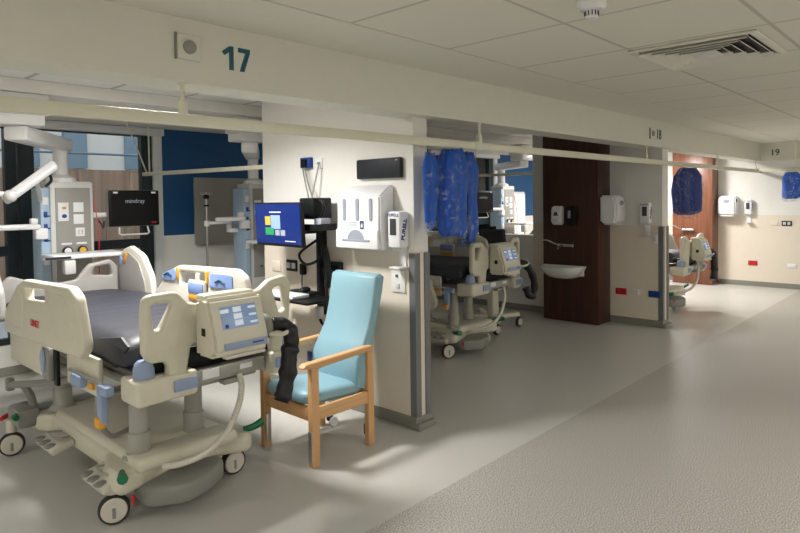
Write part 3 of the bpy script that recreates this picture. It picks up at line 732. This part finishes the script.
    m = MB().box(l(1.641, 2.93, 1.02), (.006, .035, .04), .002); m.build('side_port', BLACK, p)
    m = MB().box(l(1.83, 2.85, .888), (.24, .05, .02), .006); m.build('pump_handle', BEDW, p)
    m = MB().sph(l(2.02, 2.95, .99), .075, (.7, 1, 1)); m.build('hose_socket', BEDG, p)
    # ---- hoses
    pts = [l(2.06, 2.92, 1.0), l(2.13, 2.88, .985), l(2.15, 2.86, .9), l(2.125, 2.85, .83), l(2.105, 2.84, .73), l(2.075, 2.84, .62), l(2.055, 2.84, .575)]
    tbm = MB().tube(pts, lambda q: .036+.012*min(1, q*2.2)*(1-.3*max(0,q-.6))+.004*math.sin(q*31)+.003*math.sin(q*57+1), n=14, sub=10); tbm.build('air_hose', BLKF, t)
    m = MB().tube([l(2.0, 2.93, .97), l(2.06, 2.86, .945), l(2.15, 2.85, .97), l(2.2, 2.9, 1.0)], .013); m.build('pale_tube', BEDW, t)
    pts = [l(1.905, 3.02, .73), l(1.905, 3.0, .66), l(1.875, 2.99, .56), l(1.80, 2.99, .44), l(1.69, 3.02, .35), l(1.58, 3.08, .31), l(1.52, 3.16, .29)]
    m = MB().tube(pts, lambda q: .0175+.0012*math.sin(q*260), n=12, sub=24); m.build('white_hose', BEDW, t)
    MB().box(l(1.87, 3.05, .7), (.12, .06, .03), .008).build('hose_bracket', BEDG, t)
    # ---- side rails (boards in the Y-Z plane; u runs towards -Y)
    def sboard(outer, holes, th, x, r, bev=.016):
        f = lambda P: [(-(p[0]-BYO), p[1]) for p in P]
        return MB().board(f(fillet(outer, r, 5)), [f(fillet(h, .015)) for h in holes], th, bev, LEFTF((x-BX, 0, 0)))
    O = [(4.80, .84), (4.78, .98), (4.50, 1.18), (4.36, 1.225), (3.60, 1.245), (3.50, 1.2), (3.40, .93), (3.48, .87)]
    rr = [.04, .1, .08, .08, .1, .08, .06, .05]
    s = sboard(O, [[(4.34, 1.175), (4.34, 1.10), (3.98, 1.12), (3.98, 1.195)]], .06, 1.25, rr).build('side_rail', BEDC, t, angle=50)
    m = sboard([(3.88, 1.19), (3.62, 1.19), (3.52, .96), (3.82, .93)], [], .01, 1.221, .05, .004); m.build('moulded_recess', BEDC, s, angle=60)
    m = sboard([(4.55, 1.12), (4.40, 1.17), (4.36, .92), (4.70, .91)], [], .01, 1.221, .05, .004); m.build('moulded_recess', BEDC, s, angle=60)
    MB().text('LINET', .058, LEFTF(l(1.217, 4.15, .975)), .001, bold=.0012).build('logo', RED, s)
    s = sboard(O, [[(4.34, 1.175), (4.34, 1.09), (3.98, 1.11), (3.98, 1.19)]], .06, 2.28, rr).build('side_rail', BEDW, t, angle=50)
    for a, b in ((4.40, 4.62), (3.62, 3.92)):
        m = sboard([(b, 1.10), (b-.03, 1.15 if b > 4.5 else 1.2), (a, 1.205), (a, 1.105)], [], .008, 2.247, .02, .002); m.build('angle_label', LBLUE, s)
        y = (a+b)/2
        MB().tube([l(2.24, y+.06, 1.14), l(2.24, y, 1.16), l(2.24, y-.06, 1.14)], .006, n=6).build('angle_mark', SIGN, s)
    for y in (4.37, 3.95): MB().box(l(2.246, y, 1.16), (.008, .035, .09), .002).build('yellow_strip', ORANGE, s)
    m = MB().box(l(2.23, 4.05, 1.06), (.03, .22, .16), .02).box(l(2.235, 4.05, 1.15), (.02, .05, .08), .01); m.build('hand_control', BEDW, t)
    MB().box(l(2.213, 4.05, 1.085), (.006, .2, .075), .002).build('control_label', LBLUE, t)
    MB().box(l(2.213, 4.05, 1.015), (.006, .2, .035), .002).build('control_strip', ORANGE, t)
    # head end rails: tall rounded boards
    H = [(5.50, .90), (5.52, 1.10), (5.34, 1.30), (5.2, 1.335), (4.98, 1.27), (4.83, 1.1), (4.80, .90)]
    s = sboard(H, [], .05, 2.28, [.04, .12, .08, .06, .14, .12, .04]).build('head_rail', BEDW, t, angle=50)
    s2 = sboard([(5.46, .93), (5.48, 1.10), (5.33, 1.26), (5.21, 1.28), (5.03, 1.21), (4.93, 1.06), (4.9, .93)], [], .01, 2.252, .08, .003); s2.build('inner_panel', BEDP, s, angle=50)
    MB().box(l(2.244, 5.36, 1.2), (.006, .05, .07), .001, (R(30), 'X')).build('blue_sticker', LBLUE, s)
    MB().box(l(2.244, 5.27, 1.23), (.006, .05, .09), .001, (R(30), 'X')).build('yellow_sticker', ORANGE, s)
    s = sboard(H, [[(5.38, 1.2), (5.22, 1.24), (5.02, 1.17), (5.1, 1.08), (5.3, 1.08)]], .05, 1.22, [.04, .12, .08, .06, .14, .12, .04]); s.build('head_rail', BEDP, t, angle=50)
    # headboard
    Hd = fillet([(1.33, .86), (1.33, 1.06), (1.42, 1.15), (1.60, 1.08), (1.78, 1.06), (1.9, 1.07), (2.0, 1.19), (2.18, 1.22), (2.24, 1.15), (2.24, .86)], .05)
    hh = fillet([(2.02, 1.1), (2.05, 1.16), (2.17, 1.17), (2.19, 1.08)], .02)
    m = MB().board([(p[0]-BX, p[1]) for p in Hd], [[(p[0]-BX, p[1]) for p in hh]], .05, .018, FRONT((0, 5.42-BYO, 0))); m.build('headboard', BEDP, t, angle=50)
    return t
bed = make_bed()
b2 = dup(bed, (BX+3.79, BYO+.76, 0), 'cream electric hospital bed half hidden behind the near partition by the hanging blue bags')
hose = [c for c in kids(b2) if c.name.startswith('air_hose')][0]
ph = MB().tube([(2.02-BX, 2.93-BYO, .98), (2.12-BX, 2.88-BYO, .96), (2.24-BX, 2.86-BYO, .84), (2.29-BX, 2.86-BYO, .70), (2.25-BX, 2.86-BYO, .60), (2.17-BX, 2.86-BYO, .62), (2.14-BX, 2.88-BYO, .70)], lambda q: .04+.004*math.sin(q*40), n=14, sub=10).build('hose_source', BLKF)
hose.data = ph.data; bpy.data.objects.remove(ph)
low = [c for c in kids(b2) if c.name.startswith('side_rail') and c.data.name == 'side_rail']
for c in low: c.location.z -= .36
b3 = dup(bed, (BX+7.74, BYO+.0, 0), 'far cream hospital bed mostly hidden behind the corner guard of the sink bay')
for c in kids(b3):
    if c.name.split('.')[0] in ('base_cover', 'motor_housing', 'head_cross_member', 'caster', 'brake_lever', 'red_lever', 'red_tag', 'pedal_housing', 'foot_pedal', 'pedal_guard', 'lifting_column', 'cable_loop', 'white_hose'): continue
    c.location.z -= .13
# red cloth-like bits behind the headboard
# ------------------------------------------------------------------ chair
def make_chair():
    cx, cy = 2.74, 3.33
    t = thing('patient_armchair', 'high backed teal patient armchair with beech arms and legs', 'chair', (cx, cy, 0))
    g = lambda x, y, z: (x-cx, y-cy, z)
    yN, yF = 3.075, 3.60
    for y in (yN, yF):
        f = MB().box(g(2.475, y, .325), (.06, .045, .65), .006).build('front_leg', BEECH, t)
        MB().box(g(2.445, y, .13) if y == yN else g(2.472, y-.0275, .13), (.012, .036, .2) if y == yN else (.036, .012, .2), .003).build('metal_sleeve', STEEL, f)
        MB().cyl(g(2.475, y, 0), g(2.475, y, .012), .018).build('glide', RUBBER, f)
        MB().box(g(2.965, y, .33), (.055, .045, .66), .006).build('rear_leg', BEECH, t)
        s = 1 if y == yN else -1
        # arm
        ar = fillet([(2.37, .645), (2.40, .672), (2.97, .692), (2.995, .68), (2.985, .655), (2.5, .628)], .012)
        m = MB().board([(p[0]-cx, p[1]) for p in ar], [], .058, .01, FRONT((0, y-cy, 0))); m.build('armrest', BEECHX, t)
        MB().box(g(2.72, y, .335), (.46, .028, .085), .006).build('side_rail', BEECHX, t)
        # rear transport wheels
        w = MB().box(g(3.0, y+s*.06, .085), (.05, .03, .08), .01).build('wheel_bracket', DARKP, t)
        m = MB().lathe([(.034, -.012), (.037, 0), (.034, .012)], g(3.015, y+s*.085, .038), mtx=Matrix.Rotation(R(90), 4, 'X')); m.build('transport_wheel', PWHITE, w)
    MB().box(g(2.475, (yN+yF)/2, .33), (.03, yF-yN-.04, .09), .006).build('front_rail', BEECH, t)
    MB().box(g(2.965, (yN+yF)/2, .33), (.03, yF-yN-.04, .09), .006).build('back_rail', BEECH, t)
    # seat cushion: crowned block
    tb = bmesh.new(); bmesh.ops.create_uvsphere(tb, u_segments=48, v_segments=20, radius=1)
    sg = lambda v, e: math.copysign(abs(v)**e, v)
    for v in tb.verts:
        x, y, z = v.co; rr = math.hypot(x, y) or 1e-9
        k = sg(rr, .35)
        v.co = (.262*k*sg(x/rr, .28), .235*k*sg(y/rr, .28), .056*sg(z, .75))
    MB().add(tb, Matrix.Translation(g(2.70, (yN+yF)/2, .41)) @ Matrix.Rotation(R(4), 4, 'Y')).build('seat', TEAL, t, angle=80)
    # back: profile in XZ swept across Y, waisted outline
    bk = []
    prof = [(2.875, .40, .25), (2.855, .50, .255), (2.865, .60, .255), (2.93, .70, .25), (2.985, .80, .245), (3.02, .92, .245), (3.045, 1.05, .247), (3.06, 1.14, .245), (3.075, 1.165, .24)]
    back = [(3.005, .40), (3.005, .5), (3.01, .60), (3.03, .70), (3.06, .80), (3.10, .92), (3.135, 1.05), (3.155, 1.14), (3.145, 1.165)]
    tb = bmesh.new(); rings = []
    cyk = (yN+yF)/2-.005
    for (xf, z, hw), (xb, zb) in zip(prof, back):
        rings.append([tb.verts.new(g(x, y, zz)) for x, y, zz in ((xf+.02, cyk-hw, z), (xf, cyk-hw+.025, z), (xf-.008, cyk, z), (xf, cyk+hw-.025, z), (xf+.02, cyk+hw, z), (xb-.01, cyk+hw, zb), (xb, cyk+hw-.02, zb), (xb, cyk-hw+.02, zb), (xb-.01, cyk-hw, zb))])
    for a, b in zip(rings, rings[1:]):
        for k in range(9): tb.faces.new((a[k], a[(k+1) % 9], b[(k+1) % 9], b[k]))
    tb.faces.new(rings[0][::-1]); tb.faces.new(rings[-1])
    bmesh.ops.recalc_face_normals(tb, faces=tb.faces)
    ed = [e for e in tb.edges if e.is_manifold and e.calc_face_angle(0) > R(50)]
    bmesh.ops.bevel(tb, geom=ed, offset=.012, segments=3, affect='EDGES')
    MB().add(tb).build('backrest', TEAL, t, angle=60)
    return t
make_chair()

# ------------------------------------------------------------------ ceiling pendants
def make_pendant():
    px, py = 2.09, 6.25
    t = thing('medical_pendant', 'tall white medical supply pendant beside the window of the nearest bay', 'pendant', (px, py, 0), 0, 'ceiling supply pendants')
    g = lambda x, y, z: (x-px, y-py, z)
    MB().bx(1.95-px, 2.33-px, -.12, .14, .62, 1.9, .02).build('column_body', PGREY, t)
    MB().bx(1.995-px, 2.30-px, -.126, -.1, .8, 1.84, .006).build('front_panel', PANELG, t)
    b = MB().bx(1.865-px, 1.945-px, -.14, .1, .6, 1.84, .012).build('service_strip', PBLUE, t)
    for z in (1.60, 1.49, 1.38):
        m = MB().box(g(1.905, 6.105, z), (.03, .012, .05), .004).box(g(1.925, 6.103, z-.015), (.03, .012, .012), .003); m.build('gas_outlet', BLUEP, b)
    MB().box(g(1.905, 6.105, 1.72), (.05, .012, .07), .004).build('white_outlet', PWHITE, b)
    MB().box(g(1.905, 6.105, 1.19), (.05, .012, .09), .004).build('white_outlet', PWHITE, b)
    q = MB().box(g(2.06, 6.122, 1.62), (.09, .008, .17), .003).build('outlet_plate', PWHITE, t)
    MB().sph(g(2.065, 6.116, 1.655), .02, (1, .3, .6)).build('orange_mark', ORANGE, q); MB().sph(g(2.065, 6.116, 1.58), .022, (1, .3, .8)).build('blue_mark', BLUEP, q)
    for z in (1.66, 1.55): MB().box(g(2.19, 6.122, z), (.09, .008, .09), .003).build('outlet_plate', PWHITE, t)
    q = MB().box(g(2.2, 6.122, 1.43), (.08, .008, .08), .003).build('outlet_plate', PWHITE, t)
    m = MB()
    for a in (-.015, .015):
        for c in (-.015, 0, .015): m.box(g(2.2+a, 6.116, 1.43+c), (.016, .004, .006))
    m.build('holes', PANELG, q)
    for x, mt in ((2.08, PWHITE), (2.21, ORANGE)):
        c = MB().lathe([(.042, 0), (.042, .02)], g(x, 6.115, 1.26), mtx=Matrix.Rotation(R(90), 4, 'X')).build('gauge', DARKP, t)
        MB().lathe([(.03, .0), (.03, .006)], g(x, 6.093, 1.26), mtx=Matrix.Rotation(R(90), 4, 'X')).build('gauge_face', PWHITE if mt is PWHITE else SCRY, c)
        MB().box(g(x, 6.12, 1.325), (.09, .006, .018), .002).build('gauge_label', PWHITE, c)
        MB().box(g(x, 6.092, 1.26), (.012, .004, .024)).build('gauge_needle', DARKP, c)
    for x in (2.09, 2.24): MB().cyl(g(x, 6.12, .93), g(x, 6.1, .93), .012, n=10).build('green_light', GREEN, t)
    # column and boom
    m = MB().cyl(g(2.09, 6.25, 1.9), g(2.09, 6.25, 2.2), .062, n=24).lathe([(.13, 0), (.12, .04), (.07, .07)], g(2.09, 6.25, 1.89)); m.build('down_tube', PWHITE, t)
    a = Vector((1.52, 5.45)); b = Vector((2.13, 6.32)); d = b-a
    m = MB().box(g((a.x+b.x)/2, (a.y+b.y)/2, 2.245), (d.length+.1, .17, .12), .025, (math.atan2(d.y, d.x), 'Z')); m.build('boom', PWHITE, t)
    m = MB().box(g(1.52, 5.47, 2.345), (.34, .24, .085), .012); m.build('pivot_housing', PWHITE, t)
    m = MB().box(g(1.52, 5.47, 2.465), (.4, .25, .165), .01); m.build('ceiling_mount', PGREY, t)
    # shelf, rail and side arms
    s = MB().box(g(2.14, 5.86, 1.235), (.62, .36, .035), .012).build('shelf', PWHITE, t)
    MB().box(g(1.86, 5.675, 1.235), (.2, .016, .02), .004).build('rail', DARKP, s)
    MB().box(g(1.95, 5.7, 1.15), (.09, .08, .12), .012).build('bracket', PGREY, t)
    m = MB().box(g(1.67, 6.08, 1.495), (.36, .08, .05), .02).box(g(1.86, 6.1, 1.43), (.1, .08, .1), .012).box(g(1.8, 6.08, 1.545), (.06, .06, .05), .012); m.build('equipment_arm', PWHITE, t)
    m = MB().tube([g(2.34, 6.15, 1.75), g(2.36, 6.1, 1.4), g(2.35, 6.1, 1.1), g(2.38, 6.1, .95)], .004, n=6); m.build('pink_cable', RED, t)
    return t
pen = make_pendant()
dup(pen, (2.09+2.13, 6.3, 0), 'medical pendant column by the blue back wall left of the near partition')
dup(pen, (9.47, 6.3, 0), 'medical pendant seen through the opening above the low wall of the sink bay', only=None)

def make_monitor(loc, label, rz=0):
    t = thing('patient_monitor', label, 'monitor', loc, rz, 'black patient monitors')
    MB().box((0, 0, 0), (.51, .07, .36), .02).build('case', PANELG, t)
    b = MB().box((0, -.03, 0), (.505, .03, .355), .015).build('bezel', BLACK, t)
    MB().box((0, -.0465, .0), (.46, .002, .30)).build('screen', SCRK, t)
    MB().text('mindray', .06, FRONT((.0, -.0485, .07)), .0006).build('lettering', TEXTG, t)
    for x in (-.19, .19): MB().box((x, -.046, .155), (.045, .004, .018), .002).build('corner_sticker', PWHITE, t)
    MB().box((.19, -.0465, -.145), (.05, .003, .012)).build('red_mark', RED, t)
    MB().tube([(-.14, 0, -.18), (-.15, -.02, -.25), (-.13, -.02, -.262), (.13, -.02, -.262), (.15, -.02, -.25), (.14, 0, -.18)], .009, smooth=False).build('handle', PGREY, t)
    m = MB().box((-.27, .06, -.06), (.24, .06, .05), .02).box((-.05, .06, -.04), (.3, .05, .05), .015); m.build('support_arm', PWHITE, t)
    return t
mon = make_monitor((2.735, 6.2, 1.64), 'black patient monitor beside the pendant at the nearest window')
dup(mon, (8.42, 6.0, 1.63), 'black patient monitor seen over the low wall of the sink bay', R(-6))
m = MB().tube([(0, 0, 0), (.02, -.05, -.06), (.05, 0, -.08), (.07, .03, -.02)], .008, n=6); 
o = m.build('coiled_lead', DARKP); o.location = (2.375, 6.16, 1.54); tag(o, 'dark coiled lead hanging left of the window monitor', 'cable')

# examination lamp
t = thing('examination_lamp', 'white tilted examination lamp head on arms before the pendant', 'lamp', (1.62, 5.6, 1.87))
h = MB().board(fillet([(-.25, -.035), (.24, -.045), (.26, .035), (-.23, .04)], .03), [], .055, .015, mapM((.02, 0, 0), (.78, 0, .63), (-.35, .75, .45))); h.build('lamp_head', PWHITE, t, angle=50)
MB().sph((-.13, -.03, -.11), .05, (1, 1, 1)).build('joint', PGREY, t)
MB().tube([(-.13, 0, -.1), (-.25, 0, -.08), (-.36, .02, -.02), (-.6, .1, .12)], .022).build('arm', PWHITE, t)
m = MB().cyl((.1, .1, .0), (.22, .42, -.14), .02); m.build('arm', PGREY, t)
m = MB().tube([(.18, .05, .08), (.21, .1, .02), (.17, .12, -.03)], .012); m.build('grip', DARKP, t)

# drip pole by the board
t = thing('drip_pole', 'thin steel drip pole with white arm before the grey board', 'drip stand', (3.60, 6.3, 0))
MB().cyl((0, 0, .55), (0, 0, 1.8), .013, n=12).build('pole', STEEL, t)
m = MB().tube([(-.07, 0, 1.80), (-.06, 0, 1.775), (.06, 0, 1.775), (.07, 0, 1.80)], .006, smooth=False, n=6).tube([(0, -.07, 1.80), (0, -.06, 1.775), (0, .06, 1.775), (0, .07, 1.8)], .006, smooth=False, n=6); m.build('hooks', STEEL, t)
m = MB().box((0, 0, 1.75), (.05, .05, .05), .01); m.build('clamp', BLACK, t)
m = MB().box((0, 0, 1.65), (.05, .04, .02), .006); m.build('clamp', BLACK, t)
m = MB().cyl((0, 0, 1.42), (0, 0, 1.48), .03).box((.14, 0, 1.455), (.28, .05, .035), .012).box((.28, 0, 1.40), (.05, .05, .12), .012).box((.335, 0, 1.36), (.11, .06, .05), .012); m.build('mounting_arm', PWHITE, t)

# grey board on the blue wall
t = thing('wall_board', 'large plain grey board mounted across the blue and white back wall', 'board', (4.2, YB, 1.58))
MB().box((0, -.012, 0), (.74, .022, .82), .004).build('board', PANELG, t)
MB().box((0, -.03, -.42), (.72, .04, .02), .004).build('ledge', STEEL, t)

# mobile stand with screen in the sink bay
t = thing('monitor_trolley', 'mobile stand with dark tablet screen behind the bed by the low wall', 'trolley', (6.62, 4.55, 0))
out = fillet([(-.28, -.2), (-.2, -.26), (.0, -.08), (.34, -.2), (.4, -.12), (.06, .1), (.3, .36), (.22, .4), (-.06, .12), (-.3, .3), (-.34, .24), (-.1, .0)], .04)
MB().board(out, [], .06, .02, TOPF((0, 0, .17))).build('base', BEDC, t)
MB().box((.0, .0, .5), (.14, .1, .62), .02).build('column', BEDC, t)
MB().box((-.08, -.02, .6), (.03, .05, .08), .006).build('column_switch', DARKP, t)
MB().cyl((0, 0, .8), (0, 0, 1.25), .025).build('pole', BEDM, t)
for x, y in ((-.24, -.22), (.36, -.16), (.25, .36), (-.3, .26)):
    c = MB().lathe([(.05, -.02), (.066, -.014), (.066, .014), (.05, .02)], (x, y, .067), mtx=Matrix.Rotation(R(90), 4, 'X')).build('caster', RUBBER, t)
    MB().lathe([(.045, -.025), (.045, .025)], (x, y, .067), mtx=Matrix.Rotation(R(90), 4, 'X')).build('wheel_cover', BEDW, c)
MB().tube([(-.25, -.2, .2), (-.28, -.27, .21), (-.22, -.31, .21)], .025).build('brake_lever', GREEN, t)
s = MB().box((0, 0, 0), (.36, .05, .26), .02).build('tablet', DARKP, t); s.location = (-.12, -.09, 1.17); s.rotation_euler = (R(-12), 0, R(-28))
MB().box((-.01, -.027, 0), (.28, .004, .2)).build('screen', SCRK, s)
MB().box((-.07, -.05, 1.31), (.1, .06, .05), .012).build('clamp', BLACK, t)

# pale cupboard glimpsed in the far bay
t = thing('storage_column', 'pale tall storage column left of the far blue wall behind the low wall', 'cabinet', (10.45, 6.75, 0))
MB().box((0, 0, .9), (.42, .4, 1.8), .01).build('carcass', PGREY, t)
MB().box((0, -.21, .9), (.38, .02, 1.72), .006).build('door', PWHITE, t)
MB().box((.15, -.23, .95), (.02, .02, .14), .004).build('handle', STEEL, t)

# ------------------------------------------------------------------ lights
def panel(x, y, z, label, strength, spread=180):
    t = thing('ceiling_light', label, 'light', (x, y, z))
    MB().bx(-.32, .32, -.32, .32, -.018, -.001, .004).build('frame', PWHITE, t)
    MB().bx(-.28, .28, -.28, .28, -.022, -.0185).build('diffuser', LAMP, t)
    l = bpy.data.lights.new('panel_lamp', 'AREA'); l.shape = 'SQUARE'; l.size = .42; l.energy = strength; l.color = (1, .992, .98); l.spread = R(spread)
    o = bpy.data.objects.new('panel_lamp', l); COL.objects.link(o); o.location = (0, 0, -.03); o.parent = t
    return t
panel(1.87, 4.05, TZ, 'square ceiling light panel over the nearest bed', 60, 150)
panel(-1.9, 4.05, TZ, 'square ceiling light panel at the left of the nearest bay', 14, 150)
panel(11.2, 4.2, TZ, 'square ceiling light panel over the far bay', 70)
panel(10.0, 5.0, TZ, 'square ceiling light panel in the far bay above the pendant', 22, 140)
panel(-1.6, -.6, CZ, 'square ceiling light panel in the corridor behind the viewer', 46)
panel(4.2, -1.4, CZ, 'square ceiling light panel on the far side of the corridor', 42)
panel(9.6, -1.0, CZ, 'square ceiling light panel at the far end of the corridor', 42)

w = bpy.data.worlds.new('World'); SC.world = w; w.use_nodes = True
bg = w.node_tree.nodes['Background']; bg.inputs['Color'].default_value = (*lin((240, 240, 242)), 1); bg.inputs['Strength'].default_value = 2.0

# ------------------------------------------------------------------ camera
f, cy = 620.91, 217.695
rt = Vector((0.68102702, -0.7321364, -0.01336011)); dn = Vector((-0.03163646, -0.01119013, -0.9994368)); fw = Vector((0.73157456, 0.68106613, -0.03078298))
cam = bpy.data.cameras.new('Camera'); co = bpy.data.objects.new('Camera', cam); COL.objects.link(co)
m = Matrix((rt, -dn, -fw)).transposed().to_4x4(); m.translation = (0, 0, 1.7); co.matrix_world = m
cam.sensor_width = 36; cam.lens = f/800*36; cam.shift_y = (cy-266.5)/800; cam.clip_start = .05; cam.clip_end = 200
SC.camera = co
vs = SC.view_settings; SC.display_settings.display_device = 'sRGB'
vs.view_transform = 'Standard'; vs.look = 'None'; vs.gamma = 1; vs.use_curve_mapping = False; vs.exposure = .2
